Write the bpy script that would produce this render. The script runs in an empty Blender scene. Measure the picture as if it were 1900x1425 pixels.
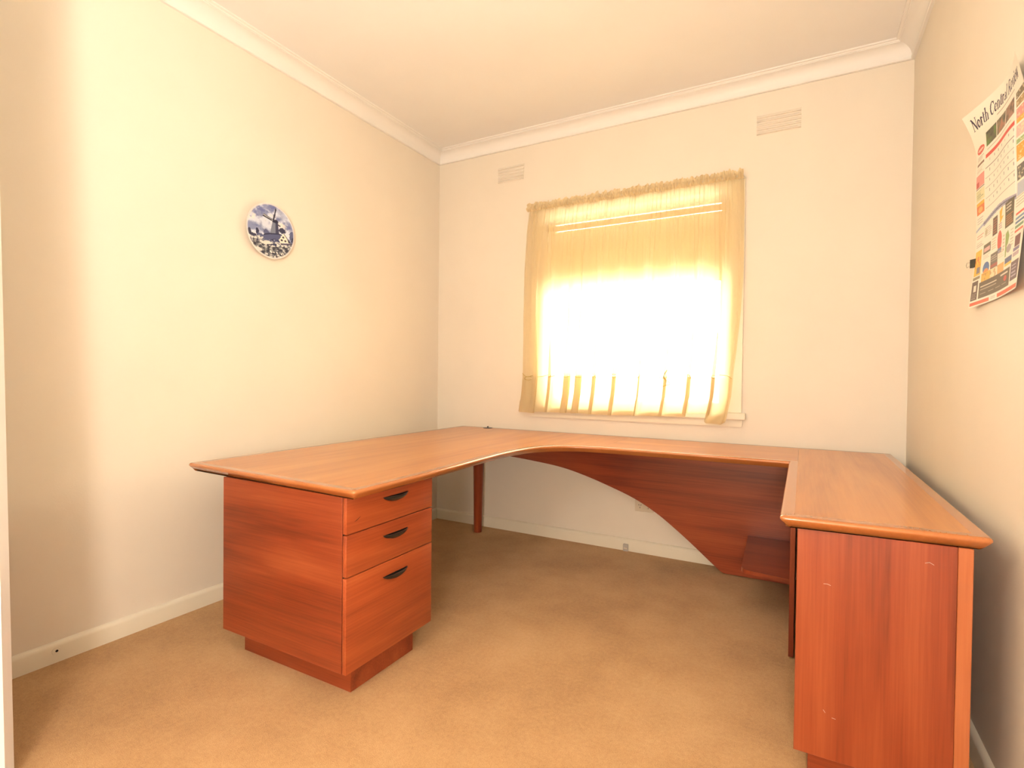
import bpy, bmesh, math, random
import numpy as np
from mathutils import Vector, Matrix

S = bpy.context.scene
COL = S.collection
random.seed(7)
RNG = np.random.default_rng(7)

# ------------------------------------------------------------------ camera
W_ROOM, Y_FRONT, H_CEIL = 2.9375, -5.0, 2.80
yaw, pitch, roll = 0.50244, -0.0146, 0.01114
cyw, syw, cp, sp = math.cos(yaw), math.sin(yaw), math.cos(pitch), math.sin(pitch)
fwd = Vector((-syw * cp, cyw * cp, sp))
r0 = Vector((cyw, syw, 0))
u0 = r0.cross(fwd)
rt = r0 * math.cos(roll) + u0 * math.sin(roll)
up = -r0 * math.sin(roll) + u0 * math.cos(roll)
cam_d = bpy.data.cameras.new('camera')
cam = bpy.data.objects.new('camera', cam_d)
COL.objects.link(cam)
cam_d.sensor_fit = 'HORIZONTAL'
cam_d.sensor_width = 36.0
cam_d.lens = 982.18 / 1900 * 36.0
cam_d.clip_start = 0.02
mw = Matrix.Identity(4)
for i in range(3):
    mw[i][0], mw[i][1], mw[i][2] = rt[i], up[i], -fwd[i]
mw[0][3], mw[1][3], mw[2][3] = 2.47336, -3.3104, 1.10248
cam.matrix_world = mw
S.camera = cam

# ------------------------------------------------------------------ world, exposure
world = bpy.data.worlds.new('world')
S.world = world
world.use_nodes = True
bgn = world.node_tree.nodes['Background']
bgn.inputs['Color'].default_value = (1.0, 0.955, 0.86, 1)
bgn.inputs['Strength'].default_value = 18.0
S.view_settings.view_transform = 'Standard'
S.view_settings.look = 'None'
S.view_settings.exposure = 0.15
S.view_settings.gamma = 1.0
S.view_settings.use_curve_mapping = False
S.cycles.use_denoising = True
S.cycles.max_bounces = 5
S.cycles.diffuse_bounces = 3
S.cycles.glossy_bounces = 2
S.cycles.use_adaptive_sampling = False
S.cycles.transparent_max_bounces = 8
S.cycles.sample_clamp_indirect = 8.0

LAMP_STRENGTH = 79.0
LAMP2_STRENGTH = 148.0
LAMP_COLOR = (1.0, 0.895, 0.79)

# a portal in the window opening helps the daylight find its way in
pl = bpy.data.lights.new('window_daylight_portal', 'AREA')
pl.shape = 'RECTANGLE'; pl.size = 1.17; pl.size_y = 1.28
pl.cycles.is_portal = True
po = bpy.data.objects.new('window_daylight_portal', pl)
COL.objects.link(po)
po.location = (1.492, 0.16, 1.55)
po.rotation_euler = (math.radians(-90), 0, 0)

# ------------------------------------------------------------------ helpers
def s2l(c):
    return tuple(((x / 255) / 12.92 if x / 255 <= 0.04045 else ((x / 255 + 0.055) / 1.055) ** 2.4) for x in c)

def nodes_of(name):
    m = bpy.data.materials.new(name)
    m.use_nodes = True
    nt = m.node_tree
    b = nt.nodes['Principled BSDF']
    return m, nt, b

def link(nt, a, b):
    nt.links.new(a, b)

def add(nt, t, **kw):
    n = nt.nodes.new(t)
    for k, v in kw.items():
        setattr(n, k, v)
    return n

def ramp(nt, stops):
    r = add(nt, 'ShaderNodeValToRGB')
    e = r.color_ramp.elements
    e[0].position, e[0].color = stops[0][0], (*stops[0][1], 1)
    e[1].position, e[1].color = stops[-1][0], (*stops[-1][1], 1)
    for p, c in stops[1:-1]:
        k = e.new(p); k.color = (*c, 1)
    return r

def noise(nt, vec, scale, detail=4, rough=0.5):
    n = add(nt, 'ShaderNodeTexNoise')
    n.inputs['Scale'].default_value = scale
    n.inputs['Detail'].default_value = detail
    n.inputs['Roughness'].default_value = rough
    if vec is not None:
        link(nt, vec, n.inputs['Vector'])
    return n

def mapped(nt, scale, loc=(0, 0, 0), rot=(0, 0, 0)):
    tc = add(nt, 'ShaderNodeTexCoord')
    mp = add(nt, 'ShaderNodeMapping')
    mp.inputs['Scale'].default_value = scale
    mp.inputs['Location'].default_value = loc
    mp.inputs['Rotation'].default_value = rot
    link(nt, tc.outputs['Object'], mp.inputs['Vector'])
    return mp.outputs['Vector']

def bump(nt, b, h, strength, dist):
    bn = add(nt, 'ShaderNodeBump')
    bn.inputs['Strength'].default_value = strength
    bn.inputs['Distance'].default_value = dist
    link(nt, h, bn.inputs['Height'])
    link(nt, bn.outputs['Normal'], b.inputs['Normal'])

def paint(name, col, rough=0.6, var=0.02, bscale=220, bstr=0.08):
    m, nt, b = nodes_of(name)
    v = mapped(nt, (1, 1, 1))
    n = noise(nt, v, 3.0, 3)
    lo = tuple(max(0, c * (1 - var)) for c in col); hi = tuple(min(1, c * (1 + var)) for c in col)
    r = ramp(nt, [(0.3, lo), (0.7, hi)])
    link(nt, n.outputs['Fac'], r.inputs['Fac'])
    link(nt, r.outputs['Color'], b.inputs['Base Color'])
    b.inputs['Roughness'].default_value = rough
    b.inputs['Specular IOR Level'].default_value = 0.3
    if bstr > 0.05:
        n2 = noise(nt, v, bscale, 1)
        bump(nt, b, n2.outputs['Fac'], bstr, 0.002)
    return m

def wood(name, axis, dark, mid, light, rough=0.28, seed=0.0, freq=1.0, coat=0.0, coat_rough=0.1):
    """timber veneer, grain running along the given axis"""
    m, nt, b = nodes_of(name)
    sc = [9.0 * freq] * 3; sc[axis] = 0.75
    rot = [0, 0, 0]
    v = mapped(nt, sc, (seed, seed * 1.7, seed * 0.6), rot)
    n1 = noise(nt, v, 1.0, 3, 0.55); n1.inputs['Distortion'].default_value = 0.6
    sf = [150.0] * 3; sf[axis] = 3.5
    v2 = mapped(nt, sf, (seed, 0, 0))
    n2 = noise(nt, v2, 1.0, 2, 0.6)
    mx = add(nt, 'ShaderNodeMath', operation='MULTIPLY_ADD')
    link(nt, n2.outputs['Fac'], mx.inputs[0]); mx.inputs[1].default_value = 0.34
    sb = add(nt, 'ShaderNodeMath', operation='MULTIPLY_ADD')
    link(nt, n1.outputs['Fac'], sb.inputs[0]); sb.inputs[1].default_value = 0.9; sb.inputs[2].default_value = -0.12
    link(nt, sb.outputs[0], mx.inputs[2])
    r = ramp(nt, [(0.28, dark), (0.5, mid), (0.74, light)])
    link(nt, mx.outputs[0], r.inputs['Fac'])
    link(nt, r.outputs['Color'], b.inputs['Base Color'])
    b.inputs['Roughness'].default_value = rough
    b.inputs['Specular IOR Level'].default_value = 0.45
    b.inputs['Coat Weight'].default_value = coat
    b.inputs['Coat Roughness'].default_value = coat_rough
    bump(nt, b, n2.outputs['Fac'], 0.03, 0.001)
    return m

def plain(name, col, rough=0.5, metal=0.0):
    m, nt, b = nodes_of(name)
    v = mapped(nt, (1, 1, 1))
    n = noise(nt, v, 60.0, 2)
    r = ramp(nt, [(0.3, tuple(c * 0.94 for c in col)), (0.7, col)])
    link(nt, n.outputs['Fac'], r.inputs['Fac'])
    link(nt, r.outputs['Color'], b.inputs['Base Color'])
    b.inputs['Roughness'].default_value = rough
    b.inputs['Metallic'].default_value = metal
    return m

def attr_mat(name, rough=0.5):
    m, nt, b = nodes_of(name)
    a = add(nt, 'ShaderNodeAttribute', attribute_name='ink')
    link(nt, a.outputs['Color'], b.inputs['Base Color'])
    b.inputs['Roughness'].default_value = rough
    return m

def cloth(name, col, transp, transl, gloss=0.0):
    m = bpy.data.materials.new(name); m.use_nodes = True
    nt = m.node_tree
    nt.nodes.clear()
    out = add(nt, 'ShaderNodeOutputMaterial')
    v = mapped(nt, (1, 1, 1))
    n = noise(nt, v, 700, 2)
    r = ramp(nt, [(0.3, tuple(c * 0.93 for c in col)), (0.7, col)])
    link(nt, n.outputs['Fac'], r.inputs['Fac'])
    d = add(nt, 'ShaderNodeBsdfDiffuse'); t = add(nt, 'ShaderNodeBsdfTranslucent'); tr = add(nt, 'ShaderNodeBsdfTransparent')
    link(nt, r.outputs['Color'], d.inputs['Color']); link(nt, r.outputs['Color'], t.inputs['Color'])
    m1 = add(nt, 'ShaderNodeMixShader'); m1.inputs[0].default_value = transl
    link(nt, d.outputs[0], m1.inputs[1]); link(nt, t.outputs[0], m1.inputs[2])
    m2 = add(nt, 'ShaderNodeMixShader'); m2.inputs[0].default_value = transp
    link(nt, m1.outputs[0], m2.inputs[1]); link(nt, tr.outputs[0], m2.inputs[2])
    link(nt, m2.outputs[0], out.inputs['Surface'])
    return m

def tag(o, label=None, cat=None, group=None, kind=None):
    if label: o['label'] = label
    if cat: o['category'] = cat
    if group: o['group'] = group
    if kind: o['kind'] = kind
    return o

def empty(name, loc):
    o = bpy.data.objects.new(name, None)
    o.empty_display_size = 0.1
    COL.objects.link(o)
    o.location = loc
    return o

def world_loc(p):
    v = Vector((0, 0, 0))
    while p is not None:
        v += Vector(p.location); p = p.parent
    return v

def put(name, verts, faces, mats, parent=None, smooth=False, fmat=None, origin=None):
    """link one mesh object; verts are in room coordinates"""
    off = world_loc(parent) if parent is not None else Vector((0, 0, 0))
    loc = Vector(origin) - off if origin is not None else Vector((0, 0, 0))
    base = off + loc
    me = bpy.data.meshes.new(name)
    A = np.asarray(verts, dtype=float) - np.array(base)
    me.from_pydata(A.tolist(), [], faces)
    if not isinstance(mats, (list, tuple)):
        mats = [mats]
    for m in mats:
        me.materials.append(m)
    if fmat:
        me.polygons.foreach_set('material_index', fmat)
    if smooth:
        me.polygons.foreach_set('use_smooth', [True] * len(me.polygons))
    me.update()
    o = bpy.data.objects.new(name, me)
    COL.objects.link(o)
    o.location = loc
    if parent is not None:
        o.parent = parent
    return o

class MB:
    """collects shapes in room coordinates"""
    def __init__(s):
        s.v, s.f = [], []
    def raw(s, v, f):
        n = len(s.v)
        s.v += [tuple(p) for p in v]; s.f += [tuple(i + n for i in q) for q in f]
        return s
    def box(s, lo, hi, bev=0.0, seg=2):
        bm = bmesh.new()
        bmesh.ops.create_cube(bm, size=1.0)
        for v in bm.verts:
            v.co = Vector([lo[i] + (v.co[i] + 0.5) * (hi[i] - lo[i]) for i in range(3)])
        if bev > 0:
            bmesh.ops.bevel(bm, geom=list(bm.edges), offset=bev, segments=seg, affect='EDGES', profile=0.5)
        bm.verts.index_update()
        s.raw([v.co[:] for v in bm.verts], [[v.index for v in f.verts] for f in bm.faces])
        bm.free()
        return s
    def prism(s, poly, axis, a, b):
        """poly: 2D points; extruded along axis from a to b (poly in the remaining axes, in x,y,z order)"""
        n = len(poly)
        def mk(p, t):
            q = list(p); q.insert(axis, t); return tuple(q)
        v = [mk(p, a) for p in poly] + [mk(p, b) for p in poly]
        f = [tuple(range(n))[::-1], tuple(range(n, 2 * n))]
        f += [(i, (i + 1) % n, n + (i + 1) % n, n + i) for i in range(n)]
        return s.raw(v, f)
    def tube(s, path, rad, seg=8, closed=False):
        P = [Vector(p) for p in path]
        n = len(P); v = []; f = []
        for i, p in enumerate(P):
            a = P[(i - 1) % n] if (i > 0 or closed) else P[0]
            b = P[(i + 1) % n] if (i < n - 1 or closed) else P[-1]
            t = (b - a).normalized()
            h = Vector((0, 0, 1)) if abs(t.z) < 0.9 else Vector((1, 0, 0))
            x = t.cross(h).normalized(); y = t.cross(x)
            r = rad[i] if isinstance(rad, (list, tuple)) else rad
            for k in range(seg):
                an = 2 * math.pi * k / seg
                v.append(p + x * (r * math.cos(an)) + y * (r * math.sin(an)))
        m = n if closed else n - 1
        for i in range(m):
            for k in range(seg):
                a = i * seg + k; b = i * seg + (k + 1) % seg
                c = ((i + 1) % n) * seg + (k + 1) % seg; d = ((i + 1) % n) * seg + k
                f.append((a, b, c, d))
        if not closed:
            f.append(tuple(range(seg))[::-1]); f.append(tuple((n - 1) * seg + k for k in range(seg)))
        return s.raw(v, f)
    def lathe(s, prof, c, seg=32, axis=2, caps=True):
        """prof: (radius, height) pairs round an axis through c"""
        v = []; f = []
        for r, h in prof:
            for k in range(seg):
                a = 2 * math.pi * k / seg
                p = [r * math.cos(a), r * math.sin(a)]; p.insert(axis, h)
                v.append((c[0] + p[0], c[1] + p[1], c[2] + p[2]))
        for i in range(len(prof) - 1):
            for k in range(seg):
                f.append((i * seg + k, i * seg + (k + 1) % seg, (i + 1) * seg + (k + 1) % seg, (i + 1) * seg + k))
        if caps:
            f.append(tuple(range(seg))[::-1]); f.append(tuple((len(prof) - 1) * seg + k for k in range(seg)))
        return s.raw(v, f)
    def put(s, name, mats, parent=None, smooth=False, origin=None, angle=None):
        o = put(name, s.v, s.f, mats, parent, smooth, None, origin)
        bm = bmesh.new(); bm.from_mesh(o.data)
        bmesh.ops.recalc_face_normals(bm, faces=bm.faces)
        bm.to_mesh(o.data); bm.free()
        if angle:
            o.data.polygons.foreach_set('use_smooth', [True] * len(o.data.polygons))
            o.data.set_sharp_from_angle(angle=math.radians(angle))
        return o

# ------------------------------------------------------------------ materials
M = {}
M['wall'] = paint('painted_wall', (0.875, 0.795, 0.665), 0.55, 0.015, 160, 0.10)
M['ceiling'] = paint('painted_ceiling', (0.95, 0.93, 0.895), 0.7, 0.01, 260, 0.06)
M['cornice'] = paint('painted_cornice', (0.93, 0.90, 0.84), 0.45, 0.01, 120, 0.03)
M['gloss'] = paint('cream_gloss_paint', (0.89, 0.82, 0.66), 0.35, 0.015, 120, 0.04)
M['door'] = paint('white_door_paint', (0.93, 0.92, 0.89), 0.4, 0.01, 120, 0.03)

def carpet_mat():
    m, nt, b = nodes_of('beige_carpet')
    v = mapped(nt, (1, 1, 1))
    big = noise(nt, v, 2.6, 4, 0.6)
    mid = noise(nt, v, 70, 4, 0.7)
    fine = noise(nt, v, 300, 3, 0.75)
    a = add(nt, 'ShaderNodeMath', operation='MULTIPLY_ADD'); a.inputs[1].default_value = 0.55
    link(nt, big.outputs['Fac'], a.inputs[0])
    c = add(nt, 'ShaderNodeMath', operation='MULTIPLY'); c.inputs[1].default_value = 0.34
    link(nt, mid.outputs['Fac'], c.inputs[0]); link(nt, c.outputs[0], a.inputs[2])
    d = add(nt, 'ShaderNodeMath', operation='MULTIPLY_ADD'); d.inputs[1].default_value = 0.60
    link(nt, fine.outputs['Fac'], d.inputs[0]); link(nt, a.outputs[0], d.inputs[2])
    r = ramp(nt, [(0.48, (0.34, 0.180, 0.074)), (0.73, (0.56, 0.325, 0.140)), (0.98, (0.70, 0.445, 0.215))])
    link(nt, d.outputs[0], r.inputs['Fac'])
    link(nt, r.outputs['Color'], b.inputs['Base Color'])
    b.inputs['Roughness'].default_value = 0.95
    b.inputs['Specular IOR Level'].default_value = 0.1
    b.inputs['Sheen Weight'].default_value = 0.15
    bump(nt, b, fine.outputs['Fac'], 0.6, 0.006)
    return m
M['carpet'] = carpet_mat()

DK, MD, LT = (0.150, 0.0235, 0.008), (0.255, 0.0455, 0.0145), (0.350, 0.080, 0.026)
TD, TM, TL = (0.43, 0.137, 0.028), (0.55, 0.200, 0.042), (0.63, 0.256, 0.062)  # worktop wood coloured lighter than the sides, for light and gloss on top
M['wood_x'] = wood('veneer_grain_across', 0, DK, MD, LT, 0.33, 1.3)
M['wood_y'] = wood('paler_drawer_timber', 1, (0.235, 0.040, 0.012), (0.360, 0.072, 0.021), (0.455, 0.118, 0.036), 0.33, 2.1)  # drawer fronts in a paler tone than the pedestal sides
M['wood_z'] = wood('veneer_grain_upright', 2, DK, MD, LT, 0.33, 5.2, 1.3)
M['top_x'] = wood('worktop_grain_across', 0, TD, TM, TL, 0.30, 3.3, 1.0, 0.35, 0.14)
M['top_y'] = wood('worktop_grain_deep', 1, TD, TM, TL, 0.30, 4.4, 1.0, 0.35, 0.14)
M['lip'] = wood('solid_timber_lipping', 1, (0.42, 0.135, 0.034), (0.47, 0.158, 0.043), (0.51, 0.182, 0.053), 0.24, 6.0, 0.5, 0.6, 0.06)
M['black'] = plain('black_plastic', (0.012, 0.013, 0.012), 0.28)
M['dark'] = plain('dark_gap', (0.01, 0.006, 0.004), 0.8)
M['steel'] = plain('bright_wire', (0.55, 0.5, 0.42), 0.3, 1.0)
M['plastic'] = plain('cream_plastic', (0.78, 0.68, 0.52), 0.4)
M['grey_plastic'] = plain('grey_plastic', (0.55, 0.50, 0.44), 0.45)
M['alu'] = plain('window_sash_paint', (0.80, 0.74, 0.62), 0.4)
M['sheer'] = cloth('sheer_cream_curtain', (0.95, 0.80, 0.52), 0.24, 0.55)
M['header'] = cloth('gathered_cream_heading', (0.93, 0.76, 0.47), 0.06, 0.30)
M['hem'] = cloth('doubled_hem_cloth', (0.97, 0.86, 0.62), 0.18, 0.60)
M['thread'] = plain('gold_thread', (0.50, 0.36, 0.10), 0.5)
M['blind'] = cloth('cream_blind_cloth', (0.90, 0.74, 0.46), 0.0, 0.009)
M['ink'] = attr_mat('printed_paper', 0.55)
M['delft'] = attr_mat('glazed_ceramic_print', 0.22)
M['ceramic'] = plain('white_glaze', (0.82, 0.80, 0.76), 0.2)

def glass_mat():
    m = bpy.data.materials.new('window_glass'); m.use_nodes = True
    nt = m.node_tree; nt.nodes.clear()
    out = add(nt, 'ShaderNodeOutputMaterial')
    t = add(nt, 'ShaderNodeBsdfTransparent'); g = add(nt, 'ShaderNodeBsdfGlossy')
    g.inputs['Roughness'].default_value = 0.02
    f = add(nt, 'ShaderNodeFresnel'); f.inputs['IOR'].default_value = 1.3
    mx = add(nt, 'ShaderNodeMixShader')
    link(nt, f.outputs[0], mx.inputs[0]); link(nt, t.outputs[0], mx.inputs[1]); link(nt, g.outputs[0], mx.inputs[2])
    link(nt, mx.outputs[0], out.inputs['Surface'])
    return m
M['glass'] = glass_mat()

def lamp_mat(name, rad, lo, hi):
    """glow of an added globe, raised towards its top to brighten the ceiling"""
    m = bpy.data.materials.new(name); m.use_nodes = True
    nt = m.node_tree; nt.nodes.clear()
    out = add(nt, 'ShaderNodeOutputMaterial'); e = add(nt, 'ShaderNodeEmission')
    e.inputs['Color'].default_value = (*LAMP_COLOR, 1)
    ge = add(nt, 'ShaderNodeTexCoord'); sx = add(nt, 'ShaderNodeSeparateXYZ')
    link(nt, ge.outputs['Object'], sx.inputs[0])
    mr = add(nt, 'ShaderNodeMapRange')
    mr.inputs['From Min'].default_value = -rad; mr.inputs['From Max'].default_value = rad
    mr.inputs['To Min'].default_value = lo; mr.inputs['To Max'].default_value = hi
    link(nt, sx.outputs['Z'], mr.inputs['Value']); link(nt, mr.outputs[0], e.inputs['Strength'])
    link(nt, e.outputs[0], out.inputs['Surface'])
    return m
M['lamp'] = lamp_mat('added_bounce_globe', 0.12, LAMP_STRENGTH * 0.30, LAMP_STRENGTH * 1.25)
M['lamp2'] = lamp_mat('added_fill_globe', 0.16, LAMP2_STRENGTH * 0.22, LAMP2_STRENGTH * 1.95)

# ------------------------------------------------------------------ room shell
W, YF, H = W_ROOM, Y_FRONT, H_CEIL
OX0, OX1, OZ0, OZ1 = 0.906, 2.078, 0.905, 2.195     # window opening
tag(MB().box((-0.1, YF - 0.1, -0.1), (W + 0.1, 0.12, 0)).put('floor', M['carpet']), kind='structure')
tag(MB().box((-0.1, YF - 0.1, H), (W + 0.1, 0.12, H + 0.1)).put('ceiling', M['ceiling']), kind='structure')
tag(MB().box((-0.1, YF - 0.1, 0), (0, 0.12, H)).put('wall_left', M['wall']), kind='structure')
tag(MB().box((W, YF - 0.1, 0), (W + 0.1, 0.12, H)).put('wall_right', M['wall']), kind='structure')
tag(MB().box((0, YF - 0.1, 0), (W, YF, H)).put('wall_front', M['wall']), kind='structure')
wb = MB()
wb.box((0, 0, 0), (OX0, 0.12, H)).box((OX1, 0, 0), (W, 0.12, H)).box((OX0, 0, 0), (OX1, 0.12, OZ0)).box((OX0, 0, OZ1), (OX1, 0.12, H))
tag(wb.put('wall_back', M['wall']), kind='structure')

CP = [(0, 2.7135), (0.013, 2.7135), (0.0165, 2.717), (0.0165, 2.7255), (0.0125, 2.727), (0.0135, 2.7300)]
for k in range(9):
    a = math.pi / 2 * k / 8
    CP.append((0.0135 + 0.0545 * (1 - math.cos(a)), 2.7300 + 0.054 * math.sin(a)))
CP += [(0.068, 2.788), (0.0725, 2.7885), (0.0745, 2.7925), (0.0860, 2.7945), (0.0875, 2.80), (0, 2.80)]
BP = [(0, 0), (0.016, 0), (0.016, 0.060), (0.0145, 0.067), (0.009, 0.074), (0.003, 0.0768), (0, 0.077)]

def run(prof, side):
    """moulding along one wall with mitred ends"""
    v = []; n = len(prof)
    for end in (0, 1):
        for d, z in prof:
            if side == 'left': p = (d, (YF + d) if end == 0 else -d, z)
            elif side == 'right': p = (W - d, (YF + d) if end == 0 else -d, z)
            elif side == 'back': p = (d if end == 0 else W - d, -d, z)
            else: p = (d if end == 0 else W - d, YF + d, z)
            v.append(p)
    f = [(i, (i + 1) % n, n + (i + 1) % n, n + i) for i in range(n)]
    return MB().raw(v, f)
for k, sd in enumerate(('left', 'back', 'right', 'front')):
    tag(run(CP, sd).put('trim_%d' % (k + 1), M['cornice'], angle=35), kind='structure')
    bbd = tag(run(BP, sd).put('baseboard_' + sd, M['gloss'], angle=35), kind='structure')
    if sd == 'left':
        bb_left = bbd
ring = MB()
ring.lathe([(0.010, 0.0), (0.014, 0.0), (0.0135, 0.0015), (0.0105, 0.0015)], (0.016, -2.394, 0.045), 20, axis=0, caps=False)
ring.put('cable_hole_rim', M['gloss'], bb_left)
MB().lathe([(0.0001, 0.0012), (0.0045, 0.0012), (0.0045, 0.0)], (0.016, -2.392, 0.044), 14, axis=0).put('cable_hole', M['dark'], bb_left)

# open door leaf by the camera, only its edge shows
dr = empty('door_1', (0.62, -2.713, 0)); tag(dr, kind='structure')
dirv = Vector((-0.60, -0.557, 0)).normalized(); nrm = Vector((-dirv.y, dirv.x, 0))
def leaf_pts(a, b, t0, t1, z0, z1):
    v = []
    for z in (z0, z1):
        lean = (z - 0.20) * -0.052
        for (l, t) in ((a, t0), (b, t0), (b, t1), (a, t1)):
            p = Vector((0.616, -2.713, 0)) + dirv * l + nrm * t
            v.append((p.x + lean, p.y + lean * 0.0, z))
    return v, [(0, 3, 2, 1), (4, 5, 6, 7), (0, 1, 5, 4), (1, 2, 6, 5), (2, 3, 7, 6), (3, 0, 4, 7)]
MB().raw(*leaf_pts(0, 0.80, 0, 0.036, 0.012, 2.62)).put('door_leaf', M['door'], dr)

# ------------------------------------------------------------------ window
win = empty('window_1', (1.492, 0, OZ0)); tag(win, kind='structure')
aw = 0.090
ax0, ax1, az1 = OX0 - aw, OX1 + aw, OZ1 + 0.055
for nm, lo, hi in (('architrave', (ax0, -0.018, OZ0), (OX0 + 0.004, 0.0, az1)), ('architrave', (OX1 - 0.004, -0.018, OZ0), (ax1, 0.0, az1)),
                   ('architrave', (OX0 + 0.004, -0.018, OZ1 - 0.004), (OX1 - 0.004, 0.0, az1))):
    MB().box(lo, hi, 0.003).put(nm, M['gloss'], win)
MB().box((ax0 - 0.022, -0.045, 0.866), (ax1 + 0.022, 0.05, OZ0), 0.006).put('sill', M['gloss'], win)
r_ = 0.012
apr = [(ax0 - 0.004, 0.866), (ax0 - 0.004, 0.825 + r_)]
for k in range(1, 5):
    a = math.pi / 2 * k / 4; apr.append((ax0 - 0.004 + r_ * (1 - math.cos(a)), 0.825 + r_ * (1 - math.sin(a))))
for k in range(5):
    a = math.pi / 2 * k / 4; apr.append((ax1 + 0.004 - r_ * (1 - math.sin(a)), 0.825 + r_ * (1 - math.cos(a))))
apr.append((ax1 + 0.004, 0.866))
MB().prism(apr, 1, -0.018, 0.0).put('apron', M['gloss'], win)
fr = MB()
for lo, hi in (((OX0, 0.062, OZ0), (OX0 + 0.045, 0.10, OZ1)), ((OX1 - 0.045, 0.062, OZ0), (OX1, 0.10, OZ1)),
               ((OX0 + 0.045, 0.062, OZ0), (OX1 - 0.045, 0.10, OZ0 + 0.05)), ((OX0 + 0.045, 0.062, OZ1 - 0.043), (OX1 - 0.045, 0.10, OZ1))):
    fr.box(lo, hi, 0.002)
fr.put('sash_frame', M['alu'], win)
MB().box((OX0 + 0.045, 0.078, OZ0 + 0.05), (OX1 - 0.045, 0.082, OZ1 - 0.043)).put('pane', M['glass'], win)

# roller blind inside the reveal
bl = empty('roller_blind', (1.492, 0.03, 1.70))
tag(bl, 'cream roller blind half lowered in the window behind the sheer curtain', 'blind')
MB().tube([(OX0 + 0.012, 0.032, 2.116), (OX1 - 0.012, 0.032, 2.116)], 0.019, 16).put('roller', M['blind'], bl, angle=40)
nx = 24
bv, bf = [], []
for j in range(12):
    z = 2.100 - (2.100 - 1.70) * j / 11
    for i in range(nx + 1):
        x = OX0 + 0.020 + (OX1 - OX0 - 0.040) * i / nx
        bv.append((x, 0.0505 + 0.0012 * math.sin(i * 0.9 + j * 0.3), z))
for j in range(11):
    for i in range(nx):
        a = j * (nx + 1) + i; bf.append((a, a + 1, a + nx + 2, a + nx + 1))
put('blind_cloth', bv, bf, M['blind'], bl, True)
MB().box((OX0 + 0.020, 0.044, 1.685), (OX1 - 0.020, 0.057, 1.707), 0.004).put('bottom_batten', M['blind'], bl)

# ------------------------------------------------------------------ sheer curtain
cu = empty('sheer_curtain', (1.46, -0.065, 0.87))
tag(cu, 'sheer cream curtain with ruffled heading hanging over the bright window', 'curtain')
def interp(x, pts):
    return float(np.interp(x, [p[0] for p in pts], [p[1] for p in pts]))
LEFT = [(0.80, 0.738), (0.87, 0.742), (1.00, 0.758), (1.12, 0.766), (1.5, 0.762), (1.84, 0.764), (2.1, 0.778), (2.24, 0.795), (2.32, 0.795)]
RIGHT = [(0.80, 2.070), (0.87, 2.094), (1.00, 2.118), (1.14, 2.128), (1.25, 2.140), (1.5, 2.160), (1.72, 2.169), (2.1, 2.166), (2.24, 2.163), (2.32, 2.163)]
NS, NT = 560, 60
ph = RNG.uniform(0, 6.28, 20)
knots = np.cumsum(RNG.uniform(0.6, 1.5, 12)); knots = np.concatenate([[0], knots / knots[-1]])
fold_ph = np.interp(np.linspace(0, 1, NS), knots, np.arange(len(knots)) * 2 * math.pi * 0.93)
famp = np.interp(np.linspace(0, 1, NS), np.linspace(0, 1, 11), RNG.uniform(0.55, 1.0, 11))
sgrid = np.linspace(0, 1, NS)
gath = sum(np.sin(2 * math.pi * f * sgrid + ph[i]) * w for i, (f, w) in enumerate(((53, 1.0), (71, 0.8), (89, 0.7), (37, 0.7))))
ruf = sum(np.sin(2 * math.pi * f * sgrid + ph[6 + i]) * w for i, (f, w) in enumerate(((47, 1.0), (31, 0.9), (83, 0.8), (19, 0.5))))
hem_z = [(0, 0.862), (0.06, 0.852), (0.12, 0.862), (0.3, 0.866), (0.45, 0.862), (0.6, 0.866), (0.72, 0.870), (0.80, 0.874), (0.845, 0.896), (0.905, 0.900), (0.945, 0.842), (0.975, 0.836), (1, 0.852)]
ZP = 2.232          # underside of the rod pocket
def curtain_point(si, t):
    """t = 0 at the hem, 1 under the rod pocket"""
    s = sgrid[si]
    z0 = interp(s, hem_z)
    z = z0 + (ZP - z0) * t
    low = 1 - t
    xl, xr = interp(z, LEFT), interp(z, RIGHT)
    A = 0.006 + 0.021 * min(1, low * 1.7)
    f = math.sin(fold_ph[si])
    f = math.copysign(abs(f) ** 0.72, f)
    y = -0.062 - A * famp[si] * (f + 0.2) - 0.012 * low
    g = math.exp(-low / 0.16)
    y += 0.0045 * gath[si] * g * 0.6
    y += 0.0020 * math.sin(2 * math.pi * 61 * s + ph[12] + 2 * low) * math.exp(-low / 0.5)
    x = xl + (xr - xl) * s + (0.037 * math.cos(fold_ph[si] * 1.0 + 0.6) * min(1, low * 1.3) ** 1.5 + (0.0042 * math.cos(2 * math.pi * 47 * s + 3 * math.sin(9 * s)) + 0.0035 * math.cos(2 * math.pi * 71 * s + ph[3])) * math.exp(-low / 0.30)) * min(1, min(s, 1 - s) * 12)
    if s < 0.02: y += 0.03 * (1 - s / 0.02) * (1 if low < 0.95 else 0.6)
    if s > 0.985: y += 0.03 * (s - 0.985) / 0.015 * (1 - 0.7 * max(0, low - 0.55) / 0.45)
    return (x, min(y, -0.028 if z > 0.93 else -0.052), z)
cv, cf = [], []
for j in range(NT):
    t = (j / (NT - 1))
    t = t ** 0.9
    for i in range(NS):
        cv.append(curtain_point(i, t))
for j in range(NT - 1):
    for i in range(NS - 1):
        a = j * NS + i; cf.append((a, a + 1, a + NS + 1, a + NS))
put('curtain_cloth', cv, cf, M['sheer'], cu, True)
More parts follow.
